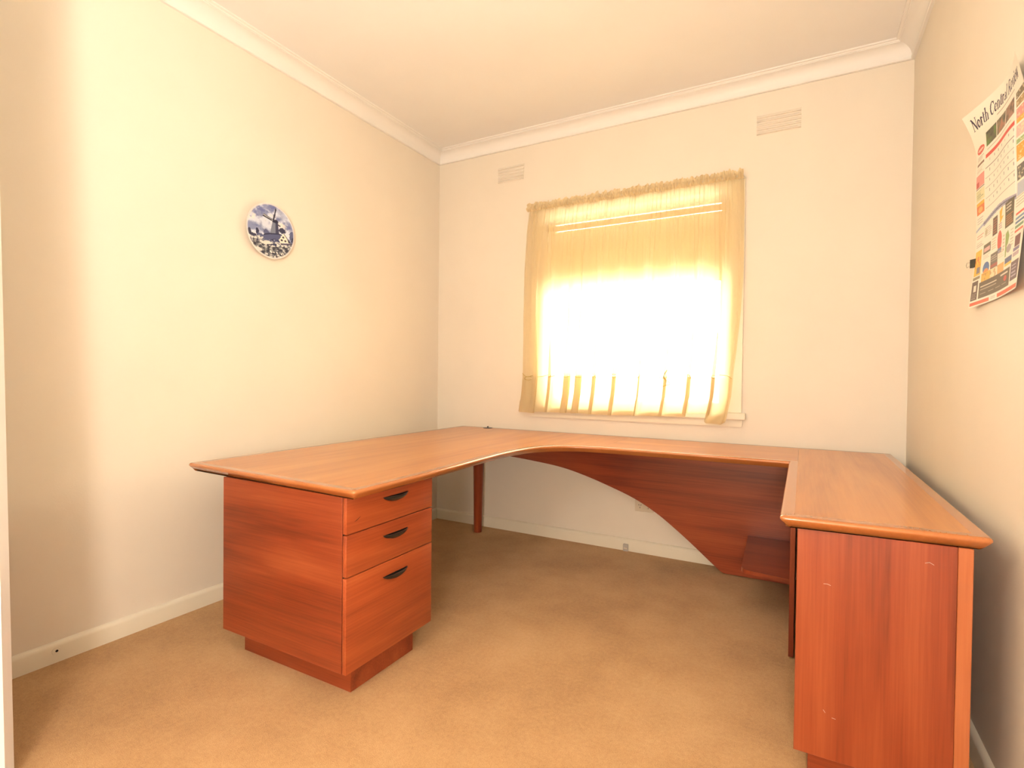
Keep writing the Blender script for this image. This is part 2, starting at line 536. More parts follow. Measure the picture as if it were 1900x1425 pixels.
# the doubled hem band behind the embroidery
mv, mf = [], []
NB = 14
for j in range(NB):
    for i in range(NS):
        z0 = interp(sgrid[i], hem_z)
        p = curtain_point(i, (1.108 - z0) / (ZP - z0) * j / (NB - 1))
        mv.append((p[0], p[1] + 0.0022, p[2] + 0.0008))
for j in range(NB - 1):
    for i in range(NS - 1):
        a = j * NS + i; mf.append((a, a + 1, a + NS + 1, a + NS))
put('hem_band', mv, mf, M['hem'], cu, True)
# heading: rod pocket and ruffle
hv, hf = [], []
NH = 12
for j in range(NH):
    t = j / (NH - 1)
    for i in range(NS):
        s = sgrid[i]
        zt = ZP + t * 0.055 + (0.0058 * ruf[i] + 0.0045 * math.sin(97 * s + 2 * math.sin(31 * s))) * t ** 2
        x = interp(ZP, LEFT) + (interp(ZP, RIGHT) - interp(ZP, LEFT)) * s
        bulge = 0.014 * math.sin(math.pi * min(1, t / 0.62)) if t < 0.62 else 0
        y = -0.060 - bulge + 0.0066 * gath[i] * (0.6 + 0.5 * math.sin(math.pi * min(1, t / 0.62)))
        if t > 0.6: y += 0.0065 * ruf[i] * (t - 0.6) / 0.4
        hv.append((x, min(y, -0.03), zt))
for j in range(NH - 1):
    for i in range(NS - 1):
        a = j * NS + i; hf.append((a, a + 1, a + NS + 1, a + NS))
hd_o = put('ruffled_heading', hv, hf, M['header'], cu, True)
hd_o['label'] = 'tightly gathered rod pocket with ruffled top edge'
rx0, rx1 = interp(ZP, LEFT), interp(ZP, RIGHT)
MB().tube([(rx0 + 0.004, -0.02, ZP + 0.017), (rx0 + 0.004, -0.056, ZP + 0.017), (rx0 + 0.03, -0.057, ZP + 0.017), (rx1 - 0.03, -0.057, ZP + 0.017), (rx1 - 0.004, -0.056, ZP + 0.017), (rx1 - 0.004, -0.019, ZP + 0.017)], 0.006, 10).put('rod', M['plastic'], cu, angle=40)

# embroidered cord along the top of the hem band
def emb(pts, name='embroidered_scroll', r=0.0018):
    path = []
    for s, z in pts:
        si = min(NS - 1, max(0, int(round(s * (NS - 1)))))
        z0 = interp(s, hem_z); t = (z - z0) / (ZP - z0)
        p = curtain_point(si, t); path.append((p[0], p[1] - 0.0022, z))
    return MB().tube(path, r, 6).put(name, M['thread'], cu, angle=60)
def wave(a, b, z0=1.112, amp=0.012, n=26, k=0.0):
    return [(a + (b - a) * i / n, z0 + amp * math.sin(2 * math.pi * (0.5 + i / n * 1.15) + k)) for i in range(n + 1)]
for a, b, k in ((0.0, 0.055, 2.2), (0.10, 0.165, 0.4), (0.185, 0.26, 1.0), (0.29, 0.40, 0.2), (0.42, 0.50, 1.9), (0.50, 0.60, 3.4), (0.61, 0.69, 0.8), (0.80, 0.87, 1.5), (0.885, 0.995, 0.2)):
    emb(wave(a, b, 1.112, 0.011, 26, k))
loop = []
for i in range(41):
    a = -0.25 * math.pi + 2.5 * math.pi * i / 40 * 0.6 + 0.0
for i in range(49):
    u = -1 + 2 * i / 48
    loop.append((0.735 + 0.030 * math.sin(u * 4.2) * (1 - 0.18 * abs(u)), 1.118 - 0.085 * math.cos(u * 1.72) ** 1 + 0.02))
emb(loop)
emb([(0.698 + 0.012 * math.cos(a), 1.105 + 0.018 * math.sin(a)) for a in np.linspace(0, 5.2, 20)])
emb([(0.045 + 0.010 * math.cos(a), 1.090 + 0.012 * math.sin(a)) for a in np.linspace(0.8, 5.6, 18)])

# ------------------------------------------------------------------ wall vents
def vent(x0, x1, z0, z1, label):
    r = empty('wall_vent', ((x0 + x1) / 2, 0, z0))
    tag(r, label, 'vent', 'plaster vents high on the window wall')
    MB().box((x0, -0.003, z0), (x1, 0.0, z1), 0.001).put('backing', M['wall'], r)
    n = 5; p = (z1 - z0) / n
    sl = None
    for k in range(n):
        zz = z0 + k * p
        m_ = MB().prism([(-0.003, zz + 0.003), (-0.0105, zz + 0.004), (-0.0115, zz + 0.007), (-0.0035, zz + p - 0.003), (-0.003, zz + p - 0.003)], 0, x0 + 0.002, x1 - 0.002)
        m_.put('louvre', M['wall'], r)
vent(0.522, 0.735, 2.488, 2.600, 'small louvred wall vent near the corner, beside the plate wall')
vent(2.219, 2.442, 2.480, 2.592, 'louvred wall vent above and beyond the curtain end near the calendar wall')

# ------------------------------------------------------------------ power point and skirting box
pp = empty('power_outlet', (1.614, 0, 0.2615))
tag(pp, 'double power outlet on the wall half hidden behind the curved desk panel', 'outlet')
MB().box((1.556, -0.011, 0.2615), (1.672, 0, 0.3335), 0.004).put('cover_plate', M['plastic'], pp, angle=40)
for cx in (1.588, 1.640):
    for dx, dz, ang in ((-0.0065, 0.008, 0.5), (0.0065, 0.008, -0.5), (0.0, -0.008, 0.0)):
        c, s_ = math.cos(ang), math.sin(ang)
        v = []
        for yy in (-0.0118, -0.010):
            for ax_, az_ in ((-0.0014, -0.0042), (0.0014, -0.0042), (0.0014, 0.0042), (-0.0014, 0.0042)):
                v.append((cx + dx + ax_ * c - az_ * s_, yy, 0.2945 + dz + ax_ * s_ + az_ * c))
        MB().raw(v, [(0, 1, 2, 3), (7, 6, 5, 4), (0, 4, 5, 1), (1, 5, 6, 2), (2, 6, 7, 3), (3, 7, 4, 0)]).put('pin_slot', M['dark'], pp)
    MB().box((cx - 0.007, -0.0145, 0.3155), (cx + 0.007, -0.0105, 0.3255), 0.0015).put('switch', M['plastic'], pp)
jb = empty('junction_box', (1.505, -0.016, 0))
tag(jb, 'small grey cable box fixed to the skirting board under the desk', 'cable box')
MB().box((1.4885, -0.034, 0.001), (1.521, -0.016, 0.046), 0.004).put('box_body', M['grey_plastic'], jb, angle=40)
MB().box((1.4945, -0.0356, 0.018), (1.515, -0.0335, 0.024), 0.0006).put('label_strip', M['plastic'], jb)

# ------------------------------------------------------------------ corner desk
HD, TH = 0.730, 0.033
dk = empty('corner_desk', (1.5, -0.9, 0))
tag(dk, 'large orange timber corner desk with two pedestals and an arched modesty panel', 'desk')

def offset_poly(poly, dist):
    n = len(poly); out = []
    for i in range(n):
        p0, p1, p2 = (Vector(poly[(i - 1) % n]), Vector(poly[i]), Vector(poly[(i + 1) % n]))
        d1, d2 = (p1 - p0).normalized(), (p2 - p1).normalized()
        n1, n2 = Vector((-d1.y, d1.x)), Vector((-d2.y, d2.x))     # inward for CCW
        a, b = dist[(i - 1) % n], dist[i]
        det = n1.x * n2.y - n1.y * n2.x
        if abs(det) < 1e-3:
            q = p1 + (n1 + n2).normalized() * max(a, b) if max(a, b) > 0 else p1
        else:
            c1, c2 = n1.dot(p1) + a, n2.dot(p1) + b
            q = Vector(((c1 * n2.y - c2 * n1.y) / det, (n1.x * c2 - n2.x * c1) / det))
        out.append((q.x, q.y))
    return out

PROF = [(0.036, HD), (0.0100, HD), (0.0078, HD - 0.0003), (0.0054, HD - 0.0010), (0.0034, HD - 0.0021), (0.0017, HD - 0.0038), (0.0005, HD - 0.0060), (0.0, HD - 0.0085),
        (0.0008, HD - 0.0115), (0.005, HD - 0.016), (0.016, HD - 0.026), (0.026, HD - TH)]
def worktop(name, base, joint, radius, topmat):
    """base: sharp CCW outline; joint = edges that butt against another worktop (square, no moulding); radius = rounded corners"""
    nb = len(base); poly = []; src = []; pj = set()
    for i, c in enumerate(base):
        if i in radius:
            pts = rounded(c, base[i - 1], base[(i + 1) % nb], radius[i])
        else:
            pts = [c]
        for p in pts:
            poly.append(p); src.append(i)
        if i in joint:
            pj.add(len(poly) - 1)
    n = len(poly); v = []; f = []; fm = []
    inner_ring = offset_poly(base, [0.0005 if i in joint else PROF[0][0] for i in range(nb)])
    v += [(inner_ring[j][0], inner_ring[j][1], PROF[0][1]) for j in src]
    for ins, z in PROF[1:]:
        v += [(x, y, z) for x, y in offset_poly(poly, [0.0 if i in pj else ins for i in range(n)])]
    m = len(PROF)
    f.append(tuple(src.index(i) for i in range(nb))); fm.append(0)
    for k in range(m - 1):
        for i in range(n):
            j = (i + 1) % n
            if k == 0 and src[i] == src[j]:
                f.append((src.index(src[i]), n + i, n + j)); fm.append(1)
            else:
                a0, a1 = (src.index(src[i]), src.index(src[j])) if k == 0 else (k * n + i, k * n + j)
                f.append((a0, (k + 1) * n + i, (k + 1) * n + j, a1)); fm.append(1)
    f.append(tuple((m - 1) * n + i for i in range(n))[::-1]); fm.append(1)
    o = put(name, v, f, [M[topmat], M['lip']], dk, False, fm)
    o.data.polygons.foreach_set('use_smooth', [True] * len(o.data.polygons))
    o.data.set_sharp_from_angle(angle=math.radians(32))
    o.modifiers.new('flat_faces_first', 'WEIGHTED_NORMAL').keep_sharp = True
    return o

YB = -0.022
def rounded(c, p0, p1, r, n=6):
    c, p0, p1 = Vector(c), Vector(p0), Vector(p1)
    a = c + (p0 - c).normalized() * r; b = c + (p1 - c).normalized() * r
    return [tuple((a * (1 - t) ** 2 + c * 2 * t * (1 - t) + b * t ** 2)) for t in np.linspace(0, 1, n)]
# left wing with the concave corner
inner = [(1.222, -1.70), (1.214, -1.48), (1.203, -1.24), (1.2005, -1.08), (1.208, -0.955), (1.226, -0.860), (1.258, -0.778), (1.305, -0.712), (1.365, -0.665), (1.435, -0.637), (1.535, -0.622)]
left_base = [(0.248, -2.040), (1.227, -2.078)] + inner + [(1.535, YB), (0.248, YB)]
worktop('worktop', left_base, {len(left_base) - 3}, {0: 0.016, 1: 0.024}, 'top_y')
bridge = [(1.5355, -0.622), (1.72, -0.612), (1.95, -0.607), (2.423, -0.604), (2.4593, -0.5677), (2.4593, YB), (1.5355, YB)]
worktop('worktop', bridge, {3, 4, 6}, {}, 'top_x')
right_base = [(2.4235, -1.693), (2.878, -1.668), (2.874, YB), (2.4598, YB), (2.4598, -0.5677), (2.4235, -0.604)]
worktop('worktop', right_base, {3, 4}, {0: 0.016, 1: 0.016}, 'top_y')

# drawer pedestal
px0, px1, py0, py1, pz0, pz1 = 0.497, 1.160, -2.0445, -1.583, 0.1005, HD - TH
FT = 0.018
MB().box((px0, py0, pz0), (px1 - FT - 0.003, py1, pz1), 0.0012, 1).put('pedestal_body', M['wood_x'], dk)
MB().box((px1 - FT - 0.0035, py0 + 0.004, pz0 + 0.003), (px1 - FT - 0.001, py1 - 0.004, pz1)).put('drawer_recess', M['dark'], dk)
MB().box((px0 + 0.042, py0 + 0.064, 0), (px1 - 0.042, py1 - 0.064, pz0), 0.001, 1).put('plinth', M['wood_x'], dk)
def drawer(z0, z1, hz):
    d = MB().box((px1 - FT, py0 + 0.0006, z0), (px1, py1 - 0.0006, z1), 0.0022, 2).put('drawer', M['wood_y'], dk, angle=40, origin=(px1, (py0 + py1) / 2, z0))
    # half-moon pull: a lip that bulges out below its straight upper edge
    L, hh, out = 0.0675, 0.0225, 0.021
    yc = -1.8035
    v, f = [], []
    n, m = 22, 7
    for layer in (0, 1):
        for i in range(n + 1):
            s = -1 + 2 * i / n
            w = max(0.0, 1 - s * s)
            for j in range(m + 1):
                a = math.pi / 2 * j / m
                h = hh * w ** 0.75; o_ = out * w ** 0.6
                k = 1.0 if layer == 0 else 0.80
                z = hz - h * math.cos(a) * (1 if layer == 0 else 0.85)
                x = px1 - 0.0005 + o_ * math.sin(a) * k + 0.0005
                v.append((x, yc + L * s * (1 if layer == 0 else 0.965), z))
    N = (n + 1) * (m + 1)
    for i in range(n):
        for j in range(m):
            a = i * (m + 1) + j
            f.append((a, a + 1, a + m + 2, a + m + 1))
            f.append((N + a, N + a + m + 1, N + a + m + 2, N + a + 1))
        a = i * (m + 1) + m
        f.append((a, N + a, N + a + m + 1, a + m + 1))
    bp = [(yc - L * 0.99, hz)] + [(yc + L * 0.99 * sn, hz - hh * max(0.0, 1 - sn * sn) ** 0.75) for sn in np.linspace(-0.96, 0.96, 20)] + [(yc + L * 0.99, hz)]
    nb_ = len(bp); nv_ = len(v)
    v += [(px1 + 0.0012, y_, z_) for y_, z_ in bp]
    f.append(tuple(range(nv_, nv_ + nb_)))
    h = MB().raw(v, f).put('handle', M['black'], d, angle=50)
    h['label'] = 'black half-moon pull'
    return d
drawer(0.570, pz1 - 0.0015, 0.6615)
drawer(0.4265, 0.5665, 0.5235)
drawer(pz0, 0.4230, 0.3745)
# dent on the top drawer
MB().tube([(px1 + 0.0001, -2.008, 0.607), (px1 + 0.0001, -1.996, 0.612), (px1 + 0.0001, -1.982, 0.619)], [0.0004, 0.0012, 0.0004], 6).put('scratch', M['dark'], dk)

# tapered leg below the back corner
MB().lathe([(0.0265, 0.0), (0.028, 0.004), (0.0395, HD - TH - 0.05), (0.0395, HD - TH)], (0.475, -0.152, 0), 24).put('leg', M['wood_z'], dk, angle=40)

# arched modesty panel
arc = []
AK = [(0.52, 0.563), (0.71, 0.553), (0.876, 0.540), (1.095, 0.515), (1.265, 0.476), (1.432, 0.424), (1.585, 0.368), (1.711, 0.302), (1.798, 0.243), (1.912, 0.156), (2.061, 0.033), (2.100, 0.008)]
for i in range(len(AK) - 1):                      # smooth curve through the measured points
    p0, p1, p2, p3 = AK[max(0, i - 1)], AK[i], AK[i + 1], AK[min(len(AK) - 1, i + 2)]
    for q in range(4):
        t = q / 4
        arc.append(tuple(0.5 * (2 * b_ + (c_ - a_) * t + (2 * a_ - 5 * b_ + 4 * c_ - d_) * t * t + (3 * b_ - a_ - 3 * c_ + d_) * t ** 3) for a_, b_, c_, d_ in zip(p0, p1, p2, p3)))
arc.append(AK[-1])
pan = arc + [(2.4345, 0.008), (2.4345, HD - TH), (0.52, HD - TH)]
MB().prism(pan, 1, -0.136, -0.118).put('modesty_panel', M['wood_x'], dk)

# low corner shelf and its gable
sx0, sx1, sy0, sy1 = 2.241, 2.4395, -0.745, -0.137
shp = rounded((sx0, -0.715), (sx0 - 0.02, sy1), (sx1, sy0), 0.045, 7) + [(sx1, sy0), (sx1, sy1), (sx0 - 0.018, sy1)]
sb = MB().prism(shp, 2, 0.222, 0.241)
sb.put('shelf', M['wood_x'], dk, angle=40)
MB().box((2.440, -0.965, 0.010), (2.458, -0.137, HD - TH), 0.001, 1).put('gable', M['wood_z'], dk)

# cupboard pedestal of the short wing
qx0, qx1, qy0, qy1, qz0 = 2.467, 2.842, -1.660, -0.985, 0.080
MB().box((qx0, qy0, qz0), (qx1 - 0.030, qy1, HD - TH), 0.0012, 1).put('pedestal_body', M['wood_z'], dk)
MB().box((qx1 - 0.0295, qy0, qz0), (qx1, -0.05, HD - TH), 0.0012, 1).put('back_panel', wood('veneer_edge_upright', 2, (0.29, 0.070, 0.022), (0.38, 0.105, 0.034), (0.46, 0.145, 0.050), 0.33, 9.1), dk)
MB().box((qx0 + 0.035, qy0 + 0.030, 0), (qx1 - 0.035, qy1 - 0.05, qz0), 0.001, 1).put('plinth', M['wood_x'], dk)

# pale scratches on the cupboard end
for pts in (((2.531, 0.553), (2.540, 0.554), (2.548, 0.551)), ((2.536, 0.212), (2.541, 0.205)), ((2.556, 0.196), (2.565, 0.195)), ((2.748, 0.648), (2.757, 0.651), (2.766, 0.646))):
    MB().tube([(x_, qy0 - 0.0001, z_) for x_, z_ in pts], 0.00045, 5).put('scratch', M['grey_plastic'], dk)
# cable grommet
gm = MB().lathe([(0.034, 0.0), (0.034, 0.002), (0.031, 0.0035), (0.012, 0.0045), (0.006, 0.0050), (0.0055, 0.012), (0.0045, 0.0132)], (0.502, -0.075, HD), 28)
g = gm.put('cable_cap', M['black'], dk, angle=40); g['label'] = 'round black cable cap with a small knob'

# ------------------------------------------------------------------ decorative plate
def vnoise(x, y, seed=0, oct=4):
    """value noise for the painted decoration"""
    out = np.zeros_like(x); amp = 1.0; tot = 0
    r = np.random.default_rng(100 + seed)
    T = r.random((64, 64))
    f = 1.0
    for _ in range(oct):
        X, Y = x * f, y * f
        xi, yi = np.floor(X).astype(int), np.floor(Y).astype(int)
        fx, fy = X - xi, Y - yi
        fx = fx * fx * (3 - 2 * fx); fy = fy * fy * (3 - 2 * fy)
        a = T[yi % 64, xi % 64]; b = T[yi % 64, (xi + 1) % 64]; c = T[(yi + 1) % 64, xi % 64]; d = T[(yi + 1) % 64, (xi + 1) % 64]
        out += amp * ((a * (1 - fx) + b * fx) * (1 - fy) + (c * (1 - fx) + d * fx) * fy)
        tot += amp; amp *= 0.55; f *= 2.03
    return out / tot

class Paint:
    """paints flat print onto a set of points (x, y in print coordinates)"""
    def __init__(s, x, y, base):
        s.x, s.y = x, y
        s.c = np.zeros(x.shape + (3,)) + np.array(base)
    def mix(s, mask, col):
        m = np.clip(mask, 0, 1)[..., None]
        s.c = s.c * (1 - m) + np.array(col) * m
    def poly(s, pts, col, a=1.0):
        inside = np.zeros(s.x.shape, bool); n = len(pts)
        for i in range(n):
            x1, y1 = pts[i]; x2, y2 = pts[(i + 1) % n]
            if y1 == y2: continue
            c = ((y1 > s.y) != (y2 > s.y)) & (s.x < (x2 - x1) * (s.y - y1) / (y2 - y1) + x1)
            inside ^= c
        s.mix(inside * a, col)
    def rect(s, x0, y0, x1, y1, col, a=1.0):
        s.mix(((s.x >= x0) & (s.x <= x1) & (s.y >= y0) & (s.y <= y1)) * a, col)
    def ell(s, cx, cy, rx, ry, col, a=1.0):
        s.mix(((((s.x - cx) / rx) ** 2 + ((s.y - cy) / ry) ** 2) < 1) * a, col)
    def line(s, pts, w, col, asp=1.0, soft=0.0, a=1.0):
        d = np.full(s.x.shape, 9.0)
        for (x1, y1), (x2, y2) in zip(pts[:-1], pts[1:]):
            dx, dy = x2 - x1, (y2 - y1) * asp
            L = dx * dx + dy * dy + 1e-12
            t = np.clip(((s.x - x1) * dx + (s.y - y1) * asp * dy) / L, 0, 1)
            d = np.minimum(d, np.hypot(s.x - x1 - t * dx, (s.y - y1) * asp - t * dy))
        s.mix((d < w / 2) * a, col)

def ink_mesh(name, verts, faces, cols, mat, parent):
    o = put(name, verts, faces, mat, parent, True)
    at = o.data.color_attributes.new('ink', 'FLOAT_COLOR', 'POINT')
    c = np.clip(cols / 255.0, 0, 1)
    lin = np.where(c <= 0.04045, c / 12.92, ((c + 0.055) / 1.055) ** 2.4)
    rgba = np.concatenate([lin, np.ones((len(lin), 1))], 1).astype(np.float32)
    at.data.foreach_set('color', rgba.ravel())
    return o

PY, PZ, PR = -1.4850, 1.8470, 0.1425
pt = empty('decorative_plate', (0.0, PY, PZ - PR))
tag(pt, 'round blue and white ceramic plate with a windmill scene on the wall', 'plate')
MB().lathe([(0.075, 0.004), (0.085, 0.004), (0.10, 0.012), (PR - 0.004, 0.021), (PR, 0.0235), (PR, 0.0255), (PR - 0.003, 0.0260)], (0.0, PY, PZ), 72, axis=0, caps=False).put('plate_body', M['ceramic'], pt, angle=40)
NR, NA = 74, 260
rr = np.linspace(0, 1, NR + 1)[1:]
ang = np.arange(NA) / NA * 2 * math.pi
RR, AA = np.meshgrid(rr, ang, indexing='ij')
ux = np.concatenate([[0], (RR * np.cos(AA)).ravel()]); uy = np.concatenate([[0], (RR * np.sin(AA)).ravel()])
def P_(x, y):                                   # sketch coordinates -> plate coordinates
    u = (x - 660) / 410
    return (u, -(y - 748 - 0.27 * (x - 660)) / 482)
pa = Paint(ux, uy, (214, 222, 238))
cl = vnoise(ux * 2.2 + 7, uy * 3.2 + 3, 1, 5)
pa.mix(np.clip((cl - 0.47) * 4.2, 0, 0.85), (118, 128, 170))
cl2 = vnoise(ux * 3.1 + 17, uy * 4.2 + 9, 2, 5)
pa.mix(np.clip((cl2 - 0.52) * 5, 0, 0.8) * (uy > 0.05), (86, 96, 150))
pa.mix(np.clip((cl - 0.40) * -6, 0, 0.8), (240, 236, 226))
DKB, MDB, GR = (34, 38, 70), (78, 86, 124), (120, 126, 138)
P2 = lambda pts: [P_(*p) for p in pts]
hor = -0.36 + 0.05 * np.sin(ux * 9) + 0.1 * (vnoise(ux * 6 + 2, uy * 6, 4) - 0.5)
pa.mix((uy < hor + 0.05) * 1.0, (206, 208, 206))
for cx, cy, rx, ry, c in ((290, 745, 36, 55, DKB), (425, 745, 26, 60, DKB), (570, 755, 50, 48, MDB), (865, 745, 60, 50, DKB), (1040, 850, 52, 85, MDB), (1060, 930, 40, 60, DKB), (470, 810, 60, 30, MDB), (345, 800, 60, 28, DKB)):
    x, y = P_(cx, cy)
    d = ((ux - x) / (rx / 410)) ** 2 + ((uy - y) / (ry / 482)) ** 2
    pa.mix((d + 1.6 * (vnoise(ux * 18 + cx, uy * 18, 5) - 0.5) < 1) * 0.95, c)
pa.poly(P2([(530, 800), (600, 770), (800, 775), (850, 880), (820, 960), (520, 900)]), MDB)
tex = vnoise(ux * 14, uy * 20, 6)
lowband = (uy < hor + 0.06)
pa.mix(np.clip((tex - 0.5) * 7, 0, 0.9) * lowband, DKB)
pa.mix(np.clip((tex - 0.40) * -7, 0, 0.7) * lowband, (232, 230, 222))
# mill tower, cap, gallery and sails
pa.poly(P2([(684, 575), (775, 575), (805, 810), (640, 800)]), (118, 126, 146))
pa.poly(P2([(735, 575), (776, 575), (806, 812), (742, 808)]), (54, 58, 88))
pa.poly(P2([(676, 580), (694, 545), (745, 538), (778, 560), (785, 605), (735, 600)]), (32, 32, 58))
pa.line(P2([(540, 802), (640, 790), (800, 800), (850, 822)]), 0.045, DKB)
pa.poly(P2([(696, 545), (712, 420), (728, 335), (748, 345), (738, 430), (712, 552)]), (44, 46, 72))
pa.line(P2([(690, 548), (735, 340)]), 0.030, (24, 26, 50))
pa.poly(P2([(668, 545), (524, 455), (522, 432), (545, 432), (675, 530)]), (170, 172, 172))
pa.line(P2([(672, 552), (522, 470)]), 0.045, (30, 32, 56)); pa.line(P2([(676, 530), (530, 436)]), 0.024, (60, 64, 92))
pa.poly(P2([(778, 615), (830, 650), (818, 672), (775, 640)]), (64, 64, 84))
# cottage
pa.poly(P2([(880, 778), (1010, 960), (980, 975), (868, 800)]), (56, 56, 74))
pa.poly(P2([(878, 790), (798, 905), (828, 962), (972, 972), (950, 900)]), (236, 232, 216))
for x, y in ((850, 912), (915, 930), (876, 860)):
    a, b = P_(x, y); pa.rect(a - 0.045, b - 0.035, a + 0.045, b + 0.035, (58, 56, 72))
pa.line(P2([(840, 985), (1040, 992)]), 0.05, (72, 66, 84))
# fence and pond edge
for q in (((355, 870), (440, 905)), ((360, 900), (440, 935)), ((365, 870), (372, 950)), ((425, 880), (430, 975)), ((310, 915), (350, 930))):
    pa.line(P2(q), 0.035, DKB)
pa.poly(P2([(450, 925), (620, 935), (700, 960), (640, 985), (470, 965)]), (224, 222, 216))
pa.line(P2([(600, 985), (740, 990)]), 0.03, DKB)
fo = vnoise(ux * 9 + 3, uy * 16 + 5, 9)
fg = (uy < -0.55 + 0.25 * ux * ux + 0.12 * (tex - 0.5)) & (ux > -0.75)
pa.mix(fg * 0.8, (112, 116, 120)); pa.mix(np.clip((fo - 0.45) * 8, 0, 0.9) * fg, (46, 48, 62)); pa.mix(np.clip((fo - 0.38) * -9, 0, 0.9) * fg, (214, 214, 212))
for k in range(26):
    a, b = RNG.uniform(-0.1, 0.62), RNG.uniform(-0.98, -0.74)
    pa.ell(a, b, RNG.uniform(0.02, 0.05), RNG.uniform(0.015, 0.035), (240, 236, 230))
for k in range(22):
    a = RNG.uniform(-0.15, 0.55); b = RNG.uniform(-1.0, -0.8)
    pa.line([(a, b), (a + RNG.uniform(-0.03, 0.03), b + 0.1)], 0.014, (40, 40, 56))
a_, b_ = P_(440, 1060); pa.ell(a_, b_, 0.16, 0.07, (226, 220, 216))
rim = np.hypot(ux, uy)
pa.mix((rim > 0.972) * 0.8, (232, 226, 220))
xs = 0.0262 - 0.004 * (1 - np.clip(rim, 0, 1) ** 2) ** 0.5
pv = np.stack([xs, PY + ux * (PR - 0.003), PZ + uy * (PR - 0.003)], 1)
pf = [(0, 1 + k, 1 + (k + 1) % NA) for k in range(NA)]
for i in range(NR - 1):
    for k in range(NA):
        a = 1 + i * NA + k; b = 1 + i * NA + (k + 1) % NA
        pf.append((a, a + NA, b + NA, b))
ink_mesh('windmill_painting', pv.tolist(), pf, pa.c, M['delft'], pt)

# ------------------------------------------------------------------ wall calendar
CY0, CY1, CZ0, CZ1 = -1.193, -1.618, 1.328, 1.916      # left edge, right edge, bottom, top
def sheet_off(s, t):
    """distance of the paper from the wall; s across, t down"""
    d = 0.0035
    d = d + 0.042 * np.clip(1 - s / 0.55, 0, 1) ** 1.6 * np.clip(1 - t / 0.24, 0, 1) ** 1.5
    d = d + 0.032 * np.clip((s - 0.5) / 0.5, 0, 1) ** 2 * np.clip(1 - t / 0.30, 0, 1) ** 1.4
    d = d + 0.016 * np.clip(1 - s / 0.6, 0, 1) ** 1.5 * np.clip((t - 0.62) / 0.38, 0, 1) ** 1.3
    d = d + 0.018 * np.clip((s - 0.35) / 0.65, 0, 1) ** 1.5 * np.clip((t - 0.55) / 0.45, 0, 1) ** 1.3
    d = d + 0.0035 * (1 + np.sin(s * 9.5 + t * 3.0)) * np.exp(-((t - 0.35) / 0.2) ** 2)
    return d
NU, NV = 300, 410
su = np.linspace(0, 1, NU); tv = np.linspace(0, 1, NV)
TT, SS = np.meshgrid(tv, su, indexing='ij')
ss, tt = SS.ravel(), TT.ravel()
ca = Paint(ss, tt, (246, 238, 222))
ASP = (CZ1 - CZ0) / abs(CY1 - CY0)
